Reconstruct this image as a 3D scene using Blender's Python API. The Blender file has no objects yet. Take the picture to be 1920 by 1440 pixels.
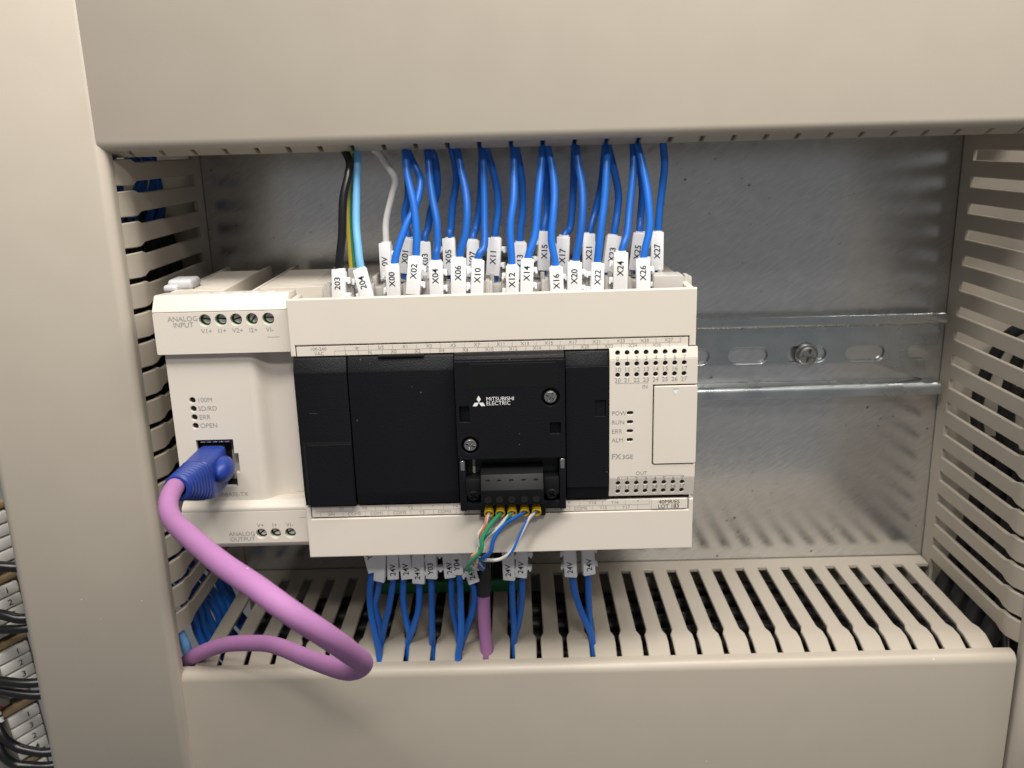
import bpy, bmesh, math, random
from mathutils import Vector, Matrix

random.seed(7)
S = 0.001                      # everything below is written in millimetres
scene = bpy.context.scene
COL = scene.collection

# ------------------------------------------------------------------ camera
def set_camera():
    pitch, yaw, roll = .2651, -.0068, -.0269
    cp, sp, cw, sw = math.cos(pitch), math.sin(pitch), math.cos(yaw), math.sin(yaw)
    f = Vector((sw*cp, cw*cp, -sp)); r = Vector((cw, -sw, 0)); u = r.cross(f)
    cr, sr = math.cos(roll), math.sin(roll)
    r2 = r*cr + u*sr; u2 = u*cr - r*sr
    cam = bpy.data.cameras.new('camera'); o = bpy.data.objects.new('camera', cam); COL.objects.link(o)
    m = Matrix((r2, u2, -f)).transposed().to_4x4()
    m.translation = Vector((117.46, -375.28, 136.54))*S
    o.matrix_world = m
    cam.sensor_width = 36; cam.lens = 1682.5/1920*36
    cam.clip_start = 0.01; cam.clip_end = 50
    cam.dof.use_dof = True; cam.dof.focus_distance = 0.285; cam.dof.aperture_fstop = 22
    scene.camera = o
set_camera()

# ------------------------------------------------------------------ world and lamps (an indoor cabinet under ceiling lamps)
world = bpy.data.worlds.new('World'); scene.world = world; world.use_nodes = True
bg = world.node_tree.nodes['Background']
bg.inputs[0].default_value = (.97, .98, 1.0, 1); bg.inputs[1].default_value = 0.19

def area_lamp(name, loc, target, sx, sy, watts, color):
    l = bpy.data.lights.new(name, 'AREA'); l.shape = 'RECTANGLE'; l.size = sx*S; l.size_y = sy*S
    l.energy = watts; l.color = color
    o = bpy.data.objects.new(name, l); COL.objects.link(o)
    o.location = Vector(loc)*S
    o.rotation_euler = (Vector(target)-Vector(loc)).to_track_quat('-Z', 'Y').to_euler()
    return o
area_lamp('cabinet_lamp', (310, -350, 670), (170, -60, 40), 1000, 80, 10.0, (1, .95, .885))
area_lamp('ceiling_lamp', (300, -1150, 900), (80, -100, 0), 260, 90, 5.6, (1, .96, .90))
area_lamp('ceiling_lamp', (-260, -640, 900), (110, -60, 40), 420, 110, 1.8, (1, .97, .92))

vs = scene.view_settings
vs.view_transform = 'Standard'; vs.look = 'None'; vs.exposure = 0.0; vs.gamma = 1.0; vs.use_curve_mapping = False

# ------------------------------------------------------------------ materials
MATS = {}
def material(name, color, rough=.5, metal=0., grain=None, mottle=None, spec=.5, coat=0., rough_var=0., subsurf=0., speck=None, wave=None, vary=0.):
    """grain=(scale, strength) fine relief; mottle=(scale, amount) uneven tone; rough_var uneven gloss"""
    m = bpy.data.materials.new(name); m.use_nodes = True; nt = m.node_tree; b = nt.nodes['Principled BSDF']
    b.inputs['Base Color'].default_value = (*color, 1); b.inputs['Roughness'].default_value = rough
    b.inputs['Metallic'].default_value = metal; b.inputs['Specular IOR Level'].default_value = spec
    b.inputs['Coat Weight'].default_value = coat
    if subsurf:
        b.inputs['Subsurface Weight'].default_value = subsurf; b.inputs['Subsurface Scale'].default_value = .001
    tc = nt.nodes.new('ShaderNodeTexCoord')
    def noise(scale, detail=4):
        n = nt.nodes.new('ShaderNodeTexNoise'); n.inputs['Scale'].default_value = scale; n.inputs['Detail'].default_value = detail
        nt.links.new(tc.outputs['Object'], n.inputs['Vector']); return n
    if mottle:
        n = noise(mottle[0]); mx = nt.nodes.new('ShaderNodeMix'); mx.data_type = 'RGBA'
        a = mottle[1]
        mx.inputs[6].default_value = (*[c*(1-a) for c in color], 1); mx.inputs[7].default_value = (*[min(1, c*(1+a)) for c in color], 1)
        nt.links.new(n.outputs['Fac'], mx.inputs[0]); nt.links.new(mx.outputs[2], b.inputs['Base Color'])
    if rough_var:
        n = noise(90); mr = nt.nodes.new('ShaderNodeMapRange')
        mr.inputs[1].default_value = .3; mr.inputs[2].default_value = .7
        mr.inputs[3].default_value = max(.02, rough-rough_var); mr.inputs[4].default_value = min(1, rough+rough_var)
        nt.links.new(n.outputs['Fac'], mr.inputs[0]); nt.links.new(mr.outputs[0], b.inputs['Roughness'])
    if speck:
        vo = nt.nodes.new('ShaderNodeTexVoronoi'); vo.inputs['Scale'].default_value = speck[0]; nt.links.new(tc.outputs['Object'], vo.inputs['Vector'])
        th = nt.nodes.new('ShaderNodeMath'); th.operation = 'LESS_THAN'; th.inputs[1].default_value = speck[1]; nt.links.new(vo.outputs['Distance'], th.inputs[0])
        ga = noise(speck[0]*.31, 1); gt = nt.nodes.new('ShaderNodeMath'); gt.operation = 'GREATER_THAN'; gt.inputs[1].default_value = .56; nt.links.new(ga.outputs['Fac'], gt.inputs[0])
        mu = nt.nodes.new('ShaderNodeMath'); mu.operation = 'MULTIPLY'; nt.links.new(th.outputs[0], mu.inputs[0]); nt.links.new(gt.outputs[0], mu.inputs[1])
        mx2 = nt.nodes.new('ShaderNodeMix'); mx2.data_type = 'RGBA'; nt.links.new(mu.outputs[0], mx2.inputs[0]); mx2.inputs[7].default_value = (*speck[2], 1)
        src = b.inputs['Base Color'].links
        if src: nt.links.new(src[0].from_socket, mx2.inputs[6])
        else: mx2.inputs[6].default_value = (*color, 1)
        nt.links.new(mx2.outputs[2], b.inputs['Base Color'])
    if grain:
        n = noise(grain[0], 3); bp = nt.nodes.new('ShaderNodeBump'); bp.inputs['Strength'].default_value = grain[1]
        bp.inputs['Distance'].default_value = .0003
        nt.links.new(n.outputs['Fac'], bp.inputs['Height']); nt.links.new(bp.outputs['Normal'], b.inputs['Normal'])
        if wave:
            n2 = noise(wave[0], 2); b2 = nt.nodes.new('ShaderNodeBump'); b2.inputs['Strength'].default_value = wave[1]; b2.inputs['Distance'].default_value = .003
            nt.links.new(n2.outputs['Fac'], b2.inputs['Height']); nt.links.new(b2.outputs['Normal'], bp.inputs['Normal'])
    if vary:
        oi = nt.nodes.new('ShaderNodeObjectInfo'); mr = nt.nodes.new('ShaderNodeMapRange'); mr.inputs[3].default_value = 1-vary; mr.inputs[4].default_value = 1+vary
        nt.links.new(oi.outputs['Random'], mr.inputs[0])
        hs = nt.nodes.new('ShaderNodeHueSaturation'); nt.links.new(mr.outputs[0], hs.inputs['Value'])
        src = b.inputs['Base Color'].links
        if src: nt.links.new(src[0].from_socket, hs.inputs['Color'])
        nt.links.new(hs.outputs['Color'], b.inputs['Base Color'])
    MATS[name] = m; return m

material('duct', (.410, .366, .304), .42, grain=(900, .05), wave=(16, .18), mottle=(60, .03), spec=.45, rough_var=.06, speck=(110, .035, (.6, .57, .5)))
material('housing', (.655, .60, .525), .48, grain=(2600, .09), mottle=(45, .025), spec=.4)
material('housing_print', (.20, .19, .18), .6)
material('print_pale', (.29, .28, .265), .6)
material('black_plastic', (.005, .0055, .007), .46, grain=(2300, .4), mottle=(70, .1), spec=.22, speck=(260, .05, (.10, .10, .10)))
material('black_gloss', (.005, .005, .006), .5, spec=.25, grain=(900, .03))
material('black_matt', (.006, .006, .006), .7, spec=.3)
material('logo_white', (.75, .75, .75), .5)
material('lamp_lens', (.004, .004, .005), .3)
material('blue_wire', (.014, .125, .50), .36, grain=(700, .05), vary=.16, mottle=(120, .12), spec=.4)
material('pale_blue_wire', (.16, .42, .72), .38, grain=(700, .03), mottle=(120, .06))
material('black_wire', (.008, .008, .009), .3, grain=(700, .03))
material('white_wire', (.62, .60, .57), .4, mottle=(200, .06))
material('yellow_wire', (.55, .40, .03), .4, mottle=(200, .06))
material('green_wire', (.03, .25, .12), .35, mottle=(200, .06))
material('orange_wire', (.62, .22, .10), .4)
material('dark_cable', (.012, .011, .011), .5, grain=(1200, .1))
material('red_plastic', (.22, .010, .012), .35)
material('purple_cable', (.365, .165, .35), .66, grain=(1500, .07), mottle=(150, .08), spec=.25, speck=(170, .042, (.75, .6, .72)))
material('boot_blue', (.012, .036, .22), .42, grain=(2000, .08), mottle=(150, .08), spec=.4, speck=(150, .035, (.4, .45, .6)))
material('marker_white', (.78, .78, .79), .45, mottle=(400, .02), subsurf=.15)
material('marker_ink', (.01, .01, .01), .5)
material('ferrule_grey', (.45, .43, .40), .4)
material('clip_white', (.56, .56, .57), .4, subsurf=.3)
material('screw_steel', (.52, .52, .50), .28, metal=1, grain=(2500, .1), mottle=(500, .25))
material('rail_steel', (.56, .59, .60), .29, metal=1, grain=(900, .06), mottle=(160, .14), rough_var=.07, speck=(260, .07, (.75, .75, .75)))
material('contact_gold', (.85, .80, .70), .35, metal=1)
material('connector_green', (.02, .17, .06), .4)
material('board_green', (.003, .014, .008), .45, mottle=(300, .3))
material('yellow_ferrule', (.55, .36, .01), .4, grain=(1500, .05))
material('tile_white', (.66, .64, .60), .45, mottle=(150, .05))
material('block_grey', (.22, .19, .16), .6, mottle=(200, .15))
material('wood_tan', (.33, .24, .13), .6, mottle=(300, .2))

def galvanised():
    m = bpy.data.materials.new('galvanised'); m.use_nodes = True; nt = m.node_tree; b = nt.nodes['Principled BSDF']; L = nt.links
    tc = nt.nodes.new('ShaderNodeTexCoord')
    def mapped(scale, rot=0.):
        r = nt.nodes.new('ShaderNodeMapping'); r.inputs['Rotation'].default_value = (0, math.radians(rot), 0); L.new(tc.outputs['Object'], r.inputs['Vector'])
        k = nt.nodes.new('ShaderNodeMapping'); k.inputs['Scale'].default_value = scale; L.new(r.outputs[0], k.inputs['Vector']); return k.outputs[0]
    def noise(vec, detail=4, rough=.6):
        n = nt.nodes.new('ShaderNodeTexNoise'); n.inputs['Scale'].default_value = 1; n.inputs['Detail'].default_value = detail
        n.inputs['Roughness'].default_value = rough; L.new(vec, n.inputs['Vector']); return n.outputs['Fac']
    def math_(op, a, c):
        n = nt.nodes.new('ShaderNodeMath'); n.operation = op
        for i_, v in enumerate((a, c)):
            if isinstance(v, (int, float)): n.inputs[i_].default_value = v
            else: L.new(v, n.inputs[i_])
        return n.outputs[0]
    streak = noise(mapped((160, 100, 900), 32)); soft = noise(mapped((9, 9, 13))); grain = noise(mapped((1400, 1400, 1400)), 2); scratch = noise(mapped((25, 100, 2600), -18), 2)
    tone = math_('ADD', math_('MULTIPLY', soft, .45), math_('MULTIPLY', streak, .55))
    ramp = nt.nodes.new('ShaderNodeValToRGB'); e = ramp.color_ramp.elements; L.new(tone, ramp.inputs[0])
    e[0].position = .3; e[0].color = (.55, .555, .56, 1); e[1].position = .7; e[1].color = (.82, .82, .815, 1)
    def specks(scale, rot, size, gate_at):
        vo = nt.nodes.new('ShaderNodeTexVoronoi'); vo.inputs['Scale'].default_value = 1; L.new(mapped(scale, rot), vo.inputs['Vector'])
        return math_('MULTIPLY', math_('LESS_THAN', vo.outputs['Distance'], size), math_('GREATER_THAN', noise(mapped((31, 31, 31)), 2), gate_at))
    col = ramp.outputs[0]
    for mask, c in ((specks((95, 95, 170), 35, .06, .54), (.10, .085, .075)), (specks((160, 160, 230), -30, .06, .46), (.14, .12, .11)), (specks((70, 70, 70), 0, .035, .52), (.8, .8, .8))):
        mx = nt.nodes.new('ShaderNodeMix'); mx.data_type = 'RGBA'; L.new(mask, mx.inputs[0]); L.new(col, mx.inputs[6]); mx.inputs[7].default_value = (*c, 1); col = mx.outputs[2]
    L.new(col, b.inputs['Base Color']); b.inputs['Metallic'].default_value = .88
    mr = nt.nodes.new('ShaderNodeMapRange'); mr.inputs[1].default_value = .35; mr.inputs[2].default_value = .65; mr.inputs[3].default_value = .19; mr.inputs[4].default_value = .27
    L.new(tone, mr.inputs[0]); L.new(mr.outputs[0], b.inputs['Roughness'])
    bp = nt.nodes.new('ShaderNodeBump'); bp.inputs['Strength'].default_value = .09; bp.inputs['Distance'].default_value = .0003
    L.new(math_('ADD', grain, math_('MULTIPLY', scratch, .6)), bp.inputs['Height']); L.new(bp.outputs['Normal'], b.inputs['Normal'])
    MATS['galvanised'] = m
galvanised()

# ------------------------------------------------------------------ mesh helpers
def spline(pts, n=8):
    """Catmull-Rom through the points"""
    P = [Vector(p) for p in pts]; out = []
    Q = [P[0]*2-P[1]] + P + [P[-1]*2-P[-2]]
    for i in range(1, len(Q)-2):
        a, b, c, d = Q[i-1:i+3]
        for k in range(n):
            t = k/n
            out.append(.5*((2*b) + (c-a)*t + (2*a-5*b+4*c-d)*t*t + (3*b-a-3*c+d)*t**3))
    out.append(P[-1]); return out

class MB:
    """collects shapes; build() links them as ONE mesh object"""
    def __init__(s): s.v = []; s.f = []
    def add(s, verts, faces):
        o = len(s.v); s.v += [tuple(p) for p in verts]; s.f += [tuple(i+o for i in f) for f in faces]; return s
    def addbm(s, bm):
        bm.verts.ensure_lookup_table(); s.add([v.co.copy() for v in bm.verts], [[v.index for v in f.verts] for f in bm.faces]); bm.free(); return s
    def box(s, x0, x1, y0, y1, z0, z1, bev=0., seg=2, mtx=None):
        bm = bmesh.new(); bmesh.ops.create_cube(bm, size=1)
        for v in bm.verts:
            v.co = Vector(((x0+x1)/2+v.co.x*(x1-x0), (y0+y1)/2+v.co.y*(y1-y0), (z0+z1)/2+v.co.z*(z1-z0)))
        if bev: bmesh.ops.bevel(bm, geom=bm.edges[:], offset=bev, segments=seg, profile=.5, affect='EDGES')
        if mtx: bm.transform(mtx)
        bm.verts.index_update(); return s.addbm(bm)
    def prism(s, poly, axis, a0, a1, bev=0., seg=2):
        """poly: 2D outline; axis x -> (y,z), y -> (x,z), z -> (x,y)"""
        bm = bmesh.new()
        def P(p, a): return {'x': (a, p[0], p[1]), 'y': (p[0], a, p[1]), 'z': (p[0], p[1], a)}[axis]
        A = [bm.verts.new(P(p, a0)) for p in poly]; B = [bm.verts.new(P(p, a1)) for p in poly]; n = len(poly)
        bm.faces.new(A); bm.faces.new(B[::-1])
        for i in range(n): bm.faces.new((A[i], B[i], B[(i+1) % n], A[(i+1) % n]))
        bmesh.ops.recalc_face_normals(bm, faces=bm.faces[:])
        if bev: bmesh.ops.bevel(bm, geom=bm.edges[:], offset=bev, segments=seg, profile=.5, affect='EDGES', clamp_overlap=True)
        bm.verts.index_update(); return s.addbm(bm)
    def loft(s, rings, caps=True):
        n = len(rings[0]); V = [p for r in rings for p in r]; F = []
        for k in range(len(rings)-1):
            for i in range(n):
                j = (i+1) % n; F.append((k*n+i, k*n+j, (k+1)*n+j, (k+1)*n+i))
        if caps: F.append(tuple(range(n))[::-1]); F.append(tuple((len(rings)-1)*n+i for i in range(n)))
        return s.add(V, F)
    def tube(s, pts, r, n=12, caps=True):
        P = [Vector(p) for p in pts]; rings = []; up = None
        for i, p in enumerate(P):
            t = (P[min(i+1, len(P)-1)]-P[max(i-1, 0)]).normalized()
            if up is None: up = t.orthogonal().normalized()
            up = (up - t*up.dot(t)).normalized(); w = t.cross(up)
            rr = r[i] if isinstance(r, (list, tuple)) else r
            rings.append([p + (up*math.cos(a)+w*math.sin(a))*rr for a in (2*math.pi*k/n for k in range(n))])
        return s.loft(rings, caps)
    def disc(s, c, axis, r0, r1, h0, h1, n=20):
        """truncated cone along axis from h0 (radius r0) to h1 (radius r1)"""
        ax = {'x': (Vector((0,1,0)), Vector((0,0,1)), Vector((1,0,0))), 'y': (Vector((1,0,0)), Vector((0,0,1)), Vector((0,1,0))), 'z': (Vector((1,0,0)), Vector((0,1,0)), Vector((0,0,1)))}[axis]
        c = Vector(c); R = []
        for r, h in ((r0, h0), (r1, h1)): R.append([c+ax[2]*h+(ax[0]*math.cos(2*math.pi*k/n)+ax[1]*math.sin(2*math.pi*k/n))*r for k in range(n)])
        return s.loft(R)
    def lathe(s, c, prof, n=24, mtx=None):
        """profile of (radius, distance towards the viewer) round the y axis"""
        c = Vector(c); R = []
        for r, h in prof: R.append([Vector((r*math.cos(2*math.pi*k/n), -h, r*math.sin(2*math.pi*k/n))) for k in range(n)])
        if mtx: R = [[mtx @ p for p in q] for q in R]
        return s.loft([[c+p for p in q] for q in R])
    def text(s, string, size, place, align='CENTER', bold=0.):
        """place: function (tx, ty) -> point; flat print"""
        V, F = text_geo(string, align, bold)
        return s.add([place(x*size, y*size) for x, y in V], F)
    def line(s, a, b, w, place):
        (x0, y0), (x1, y1) = a, b
        d = Vector((x1-x0, y1-y0)); n = Vector((-d.y, d.x)).normalized()*w/2
        return s.add([place(x0-n.x, y0-n.y), place(x1-n.x, y1-n.y), place(x1+n.x, y1+n.y), place(x0+n.x, y0+n.y)], [(0, 1, 2, 3)])
    def mesh(s, name, mat, smooth=38):
        me = bpy.data.meshes.new(name); me.from_pydata([(x*S, y*S, z*S) for x, y, z in s.v], [], s.f)
        bm = bmesh.new(); bm.from_mesh(me); bmesh.ops.recalc_face_normals(bm, faces=bm.faces[:]); bm.to_mesh(me); bm.free()
        if smooth: me.shade_smooth(); me.set_sharp_from_angle(angle=math.radians(smooth))
        me.materials.append(MATS[mat]); me.update(); return me
    def build(s, name, mat, parent=None, smooth=38, loc=None, rot=None, label=None):
        return link(name, s.mesh(name, mat, smooth), parent, loc, rot, label)

def link(name, me, parent=None, loc=None, rot=None, label=None):
    o = bpy.data.objects.new(name, me); COL.objects.link(o)
    if parent: o.parent = parent
    if loc: o.location = Vector(loc)*S
    if rot: o.rotation_euler = rot
    if label: o['label'] = label
    return o

TEXTS = {}
def text_geo(string, align, bold):
    k = (string, align, bold)
    if k not in TEXTS:
        c = bpy.data.curves.new('t', 'FONT'); c.body = string; c.align_x = align; c.align_y = 'CENTER'; c.size = 1; c.resolution_u = 3; c.offset = bold
        o = bpy.data.objects.new('t', c); COL.objects.link(o)
        dg = bpy.context.evaluated_depsgraph_get(); me = o.evaluated_get(dg).to_mesh()
        TEXTS[k] = ([(v.co.x, v.co.y) for v in me.vertices], [tuple(p.vertices) for p in me.polygons])
        o.evaluated_get(dg).to_mesh_clear(); bpy.data.objects.remove(o); bpy.data.curves.remove(c)
    return TEXTS[k]

def plate_geo(outline, holes, t, bev):
    """flat plate with real holes, local x,y in the plane, front at +z = 0, back at -t"""
    c = bpy.data.curves.new('p', 'CURVE'); c.dimensions = '2D'; c.fill_mode = 'BOTH'; c.extrude = t/2-bev; c.bevel_depth = bev; c.bevel_resolution = 1; c.offset = -bev
    for pts in [outline]+list(holes):
        sp = c.splines.new('POLY'); sp.points.add(len(pts)-1); sp.use_cyclic_u = True
        for q, p in zip(sp.points, pts): q.co = (p[0], p[1], 0, 1)
    o = bpy.data.objects.new('p', c); COL.objects.link(o)
    dg = bpy.context.evaluated_depsgraph_get(); me = o.evaluated_get(dg).to_mesh()
    V = [(v.co.x, v.co.y, v.co.z-t/2) for v in me.vertices]; F = [tuple(p.vertices) for p in me.polygons]
    o.evaluated_get(dg).to_mesh_clear(); bpy.data.objects.remove(o); bpy.data.curves.remove(c)
    bm = bmesh.new(); vs_ = [bm.verts.new(v) for v in V]
    for f in F:
        try: bm.faces.new([vs_[i] for i in f])
        except ValueError: pass
    bmesh.ops.remove_doubles(bm, verts=bm.verts[:], dist=.004)
    bm.verts.index_update(); r = ([v.co.copy() for v in bm.verts], [[v.index for v in f.verts] for f in bm.faces]); bm.free()
    return r
def circle(x, z, r, n=20): return [(x+r*math.cos(2*math.pi*k/n), z+r*math.sin(2*math.pi*k/n)) for k in range(n)]
def rect(x0, x1, z0, z1, r=0., n=4):
    if not r: return [(x0, z0), (x1, z0), (x1, z1), (x0, z1)]
    out = []
    for cx, cz, a in ((x1-r, z0+r, -90), (x1-r, z1-r, 0), (x0+r, z1-r, 90), (x0+r, z0+r, 180)):
        for k in range(n+1):
            q = math.radians(a+90*k/n); out.append((cx+r*math.cos(q), cz+r*math.sin(q)))
    return out
def plate(outline, holes, y, t, bev, name, mat, parent, tilt=None, label=None):
    """upright plate facing the viewer with its front at depth y; tilt = (z of hinge, slope dy/dz)"""
    V, F = plate_geo(outline, holes, t, bev)
    def P(v):
        yy = y - v.z
        if tilt: yy += (v.y-tilt[0])*tilt[1]
        return (v.x, yy, v.y)
    return MB().add([P(v) for v in V], F).build(name, mat, parent, 0, label=label)

def thing(name, label, cat, group=None):
    o = bpy.data.objects.new(name, None); COL.objects.link(o); o.empty_display_size = .01
    return tag(o, label, cat, group)
def tag(o, label, cat, group=None, kind=None):
    o['label'] = label; o['category'] = cat
    if group: o['group'] = group
    if kind: o['kind'] = kind
    return o
# ------------------------------------------------------------------ the back panel of the cabinet
bp_ = MB().box(-190, 420, 0, 2, -190, 300, .3).build('back_panel', 'galvanised')
bp_['kind'] = 'structure'; bp_['label'] = 'galvanised steel mounting panel behind the controller'

# ------------------------------------------------------------------ slotted wiring ducts
def finger_mesh(name, pitch, neck0, neck1, bend, tip, drop=2.4, t=1.6, wide=2.0, narrow=.85):
    """one duct finger, local: a along the duct, d depth (0 = panel, towards viewer), n into the duct"""
    a_w, a_n = pitch/2-wide, pitch/2-narrow
    secs = [(8.6, a_w, 0), (neck0, a_w, 0), (neck1, a_n, 0), (bend, a_n, 0), (tip, a_n-.15, drop)]
    bm = bmesh.new(); rings = []
    for d, a, n in secs: rings.append([bm.verts.new((p, d, q)) for p, q in ((-a, n), (a, n), (a, n+t), (-a, n+t))])
    for k in range(len(rings)-1):
        for i in range(4): bm.faces.new((rings[k][i], rings[k][(i+1) % 4], rings[k+1][(i+1) % 4], rings[k+1][i]))
    bm.faces.new(rings[0]); bm.faces.new(rings[-1][::-1])
    bmesh.ops.recalc_face_normals(bm, faces=bm.faces[:])
    es = [e for e in bm.edges if abs(e.verts[0].co.y-e.verts[1].co.y) > .5]
    bmesh.ops.bevel(bm, geom=es, offset=.3, segments=1, affect='EDGES')
    return bm
def duct(name, label, frame, a0, a1, slots, pitch, prof, width, cover_span, fingers=None, floor_gap=0., far_open=False):
    """frame: (origin, along, into-duct normal) in world axes; depth is always -y"""
    o, A, N = Vector(frame[0]), Vector(frame[1]), Vector(frame[2]); D = Vector((0, -1, 0))
    W = lambda a, d, n: o + A*a + D*d + N*n
    root = thing(name, label, 'wiring duct', 'slotted wiring ducts round the controller')
    def solid(mb, a0_, a1_, d0, d1, n0, n1, bev=.2):
        bm = bmesh.new(); bmesh.ops.create_cube(bm, size=1)
        for v in bm.verts: v.co = Vector(((a0_+a1_)/2+v.co.x*(a1_-a0_), (d0+d1)/2+v.co.y*(d1-d0), (n0+n1)/2+v.co.z*(n1-n0)))
        if bev: bmesh.ops.bevel(bm, geom=bm.edges[:], offset=bev, segments=1, affect='EDGES')
        for v in bm.verts: v.co = W(*v.co)
        bm.verts.index_update(); mb.addbm(bm)
    m = MB(); solid(m, a0, a1, .4, 8.8, 0, 1.6); m.build('wall_strip', 'duct', root)
    m = MB(); solid(m, a0, a1, .3, 2, 1.65, width-1.65); m.build('duct_floor', 'duct', root)
    if far_open:
        m = MB(); solid(m, a0, a1, .4, 30, width-1.6, width); m.build('far_wall', 'duct', root)
    else:
        m = MB(); solid(m, a0, a1, .4, prof[3], width-1.6, width); m.build('far_wall', 'duct', root)
    # fingers share one mesh
    bm = finger_mesh('finger', pitch, *prof)
    for v in bm.verts: v.co = A*v.co.x + D*v.co.y + N*v.co.z
    bm.verts.index_update(); me = MB().addbm(bm).mesh('finger', 'duct', 25)
    for c in (fingers if fingers is not None else [s+pitch/2 for s in slots[:-1]]):
        q = o + A*c
        link('finger', me, root, q)
    # snap-on cover: lips, rounded shoulders, flat face
    lip_d, n0, r, face = prof[3]-.4, 1.9, 3.4, prof[3]+5.2
    outer = [(lip_d, n0), (face-r, n0)]
    for k in range(1, 9):
        q = math.pi/2*k/8; outer.append((face-r+r*math.sin(q), n0+r-r*math.cos(q)))
    outer += [(face+.12, width*.5)]
    for k in range(8, -1, -1):
        q = math.pi/2*k/8; outer.append((face-r+r*math.sin(q), width-n0-r+r*math.cos(q)))
    outer += [(lip_d, width-n0)]
    inner = [(d-1.3 if 0 < i < len(outer)-1 else d, n+(1.3 if n < width/2 else -1.3)) for i, (d, n) in enumerate(outer)]
    m = MB(); rings = []
    prof_loop = outer + inner[::-1]
    for a in (cover_span[0], cover_span[0]+.3, cover_span[1]-.3, cover_span[1]):
        e = .25 if a in (cover_span[0], cover_span[1]) else 0
        rings.append([W(a, d-(e if d > face-2 else 0), n) for d, n in prof_loop])
    m.loft(rings)
    m.build('cover', 'duct', root, 40)
    return root

PITCH = 10.15
bslots = [153.4+PITCH*k for k in range(-16, 15)]
BPROF = (59.5, 63.0, 68.0, 75.2)
duct('wiring_duct', 'horizontal beige wiring duct with slotted top, below the controller', ((0, 0, -50.9), (1, 0, 0), (0, 0, -1)), -8.8, 299.2,
     bslots, PITCH, BPROF, 72, (-13.2, 300.4))
tslots = [76+10.3*k for k in range(-9, 23)]
SPROF = (64.5, 68.0, 72.0, 78.0)
duct('wiring_duct', 'horizontal beige wiring duct above the controller with blue wires hanging from it', ((0, 0, 134.4), (1, 0, 0), (0, 0, 1)), -12, 318,
     tslots, 10.3, SPROF+(2.4, 1.6, 2.0, .6), 90, (-13.4, 330))
lslots = [114.4-10.2*k for k in range(-3, 16)]
duct('wiring_duct', 'vertical beige wiring duct with broad blank cover at the left side of the panel', ((-9.2, 0, 0), (0, 0, 1), (-1, 0, 0)), -49, 190,
     lslots, 10.2, SPROF, 57.4, (-130, 215), fingers=[s-5.1 for s in lslots[:-1]])
rslots = [126.2-10.4*k for k in range(-2, 18)]
duct('wiring_duct', 'vertical beige wiring duct at the right side with dark cables behind its slots', ((299.8, 0, 0), (0, 0, 1), (1, 0, 0)), -120, 170,
     rslots, 10.4, SPROF, 57.4, (-130, -24), fingers=[s-5.2 for s in rslots[:-1]], far_open=True)

# ------------------------------------------------------------------ DIN rail
def slot_outline(x, z, l, h, n=8):
    r = h/2; out = []
    for cx, a in ((x+l/2-r, -90), (x-l/2+r, 90)):
        for k in range(n+1):
            q = math.radians(a+180*k/n); out.append((cx+r*math.cos(q), z+r*math.sin(q)))
    return out
rail = thing('mounting_rail', 'zinc plated steel mounting rail with oblong slots running behind the controller', 'rail')
RX0, RX1, RZ = -4.0, 297.5, 45.0
web = [s for s in (216.2+25*k for k in range(-9, 2))]+[266.2]
plate([(RX0, RZ-12.6), (RX1-5, RZ-12.6), (RX1-5, RZ-3.4), (286.5, RZ-3.4), (284.4, RZ-1.6), (284.4, RZ+1.6), (286.5, RZ+3.4), (RX1-1, RZ+3.4), (RX1, RZ+12.6), (RX0, RZ+12.6)], [slot_outline(x, RZ, 17, 7.0) for x in web], -1.7, 1.1, .25, 'web', 'rail_steel', rail)
for sgn in (1, -1):
    prof = []
    base = [(-.6, 12.4), (-5.2, 12.4)] + [(-6.4+1.2*math.cos(q)-0, 13.6-1.2*math.sin(q)) for q in ()] + [(-6.2, 12.7), (-6.9, 13.6), (-7.2, 14.6), (-7.5, 17.5), (-6.6, 17.5), (-6.3, 14.6), (-5.6, 13.7), (-4.8, 13.4), (-.6, 13.4)]
    poly = [(y, RZ+sgn*z) for y, z in base]
    MB().prism(poly, 'x', RX0, RX1, .12, 1).build('flange', 'rail_steel', rail, 30)
sc = thing('pan_head_screw', 'cross recessed pan head screw fixing the rail to the panel', 'screw')
def cross_screw(mb, c, r, h, depth=.7, arm=.62, w=.17):
    """pan head with a real cross recess: four raised quadrants round the recess"""
    c = Vector(c)
    mb.lathe(c, [(r*1.02, 0), (r, h*.45), (r*.86, h*.8), (r*.70, h*.88), (r*.69, h*.08)], 28)
    for k in range(4):
        a0, a1 = math.pi/2*k, math.pi/2*(k+1); g = w*r
        P = [(g, g)]; n = 6
        for i in range(n+1):
            q = math.asin(w/.72)+(math.pi/2-2*math.asin(w/.72))*i/n; P.append((r*.72*math.cos(q), r*.72*math.sin(q)))
        P = [(x*math.cos(a0)-y*math.sin(a0), x*math.sin(a0)+y*math.cos(a0)) for x, y in P]
        rings = [[c+Vector((x, -h*.3, z)) for x, z in P], [c+Vector((x*.99, -h*.95, z*.99)) for x, z in P]]
        mb.loft(rings)
    return mb
cross_screw(MB(), (0, 0, 0), 4.4, 3.0).build('head', 'screw_steel', sc, 30)
MB().disc((0, 0, 0), 'y', 4.9, 4.9, -.5, -.05, 28).build('washer', 'screw_steel', sc, 30)
sc.location = Vector((240.9, -2.5, 45.1))*S; sc.rotation_euler = (0, math.radians(12), 0)
# ------------------------------------------------------------------ programmable controller
plc = thing('programmable_controller', 'cream programmable controller with black centre panel clipped on the steel rail', 'controller')
YC, YB = -93.4, -95.0
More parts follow.
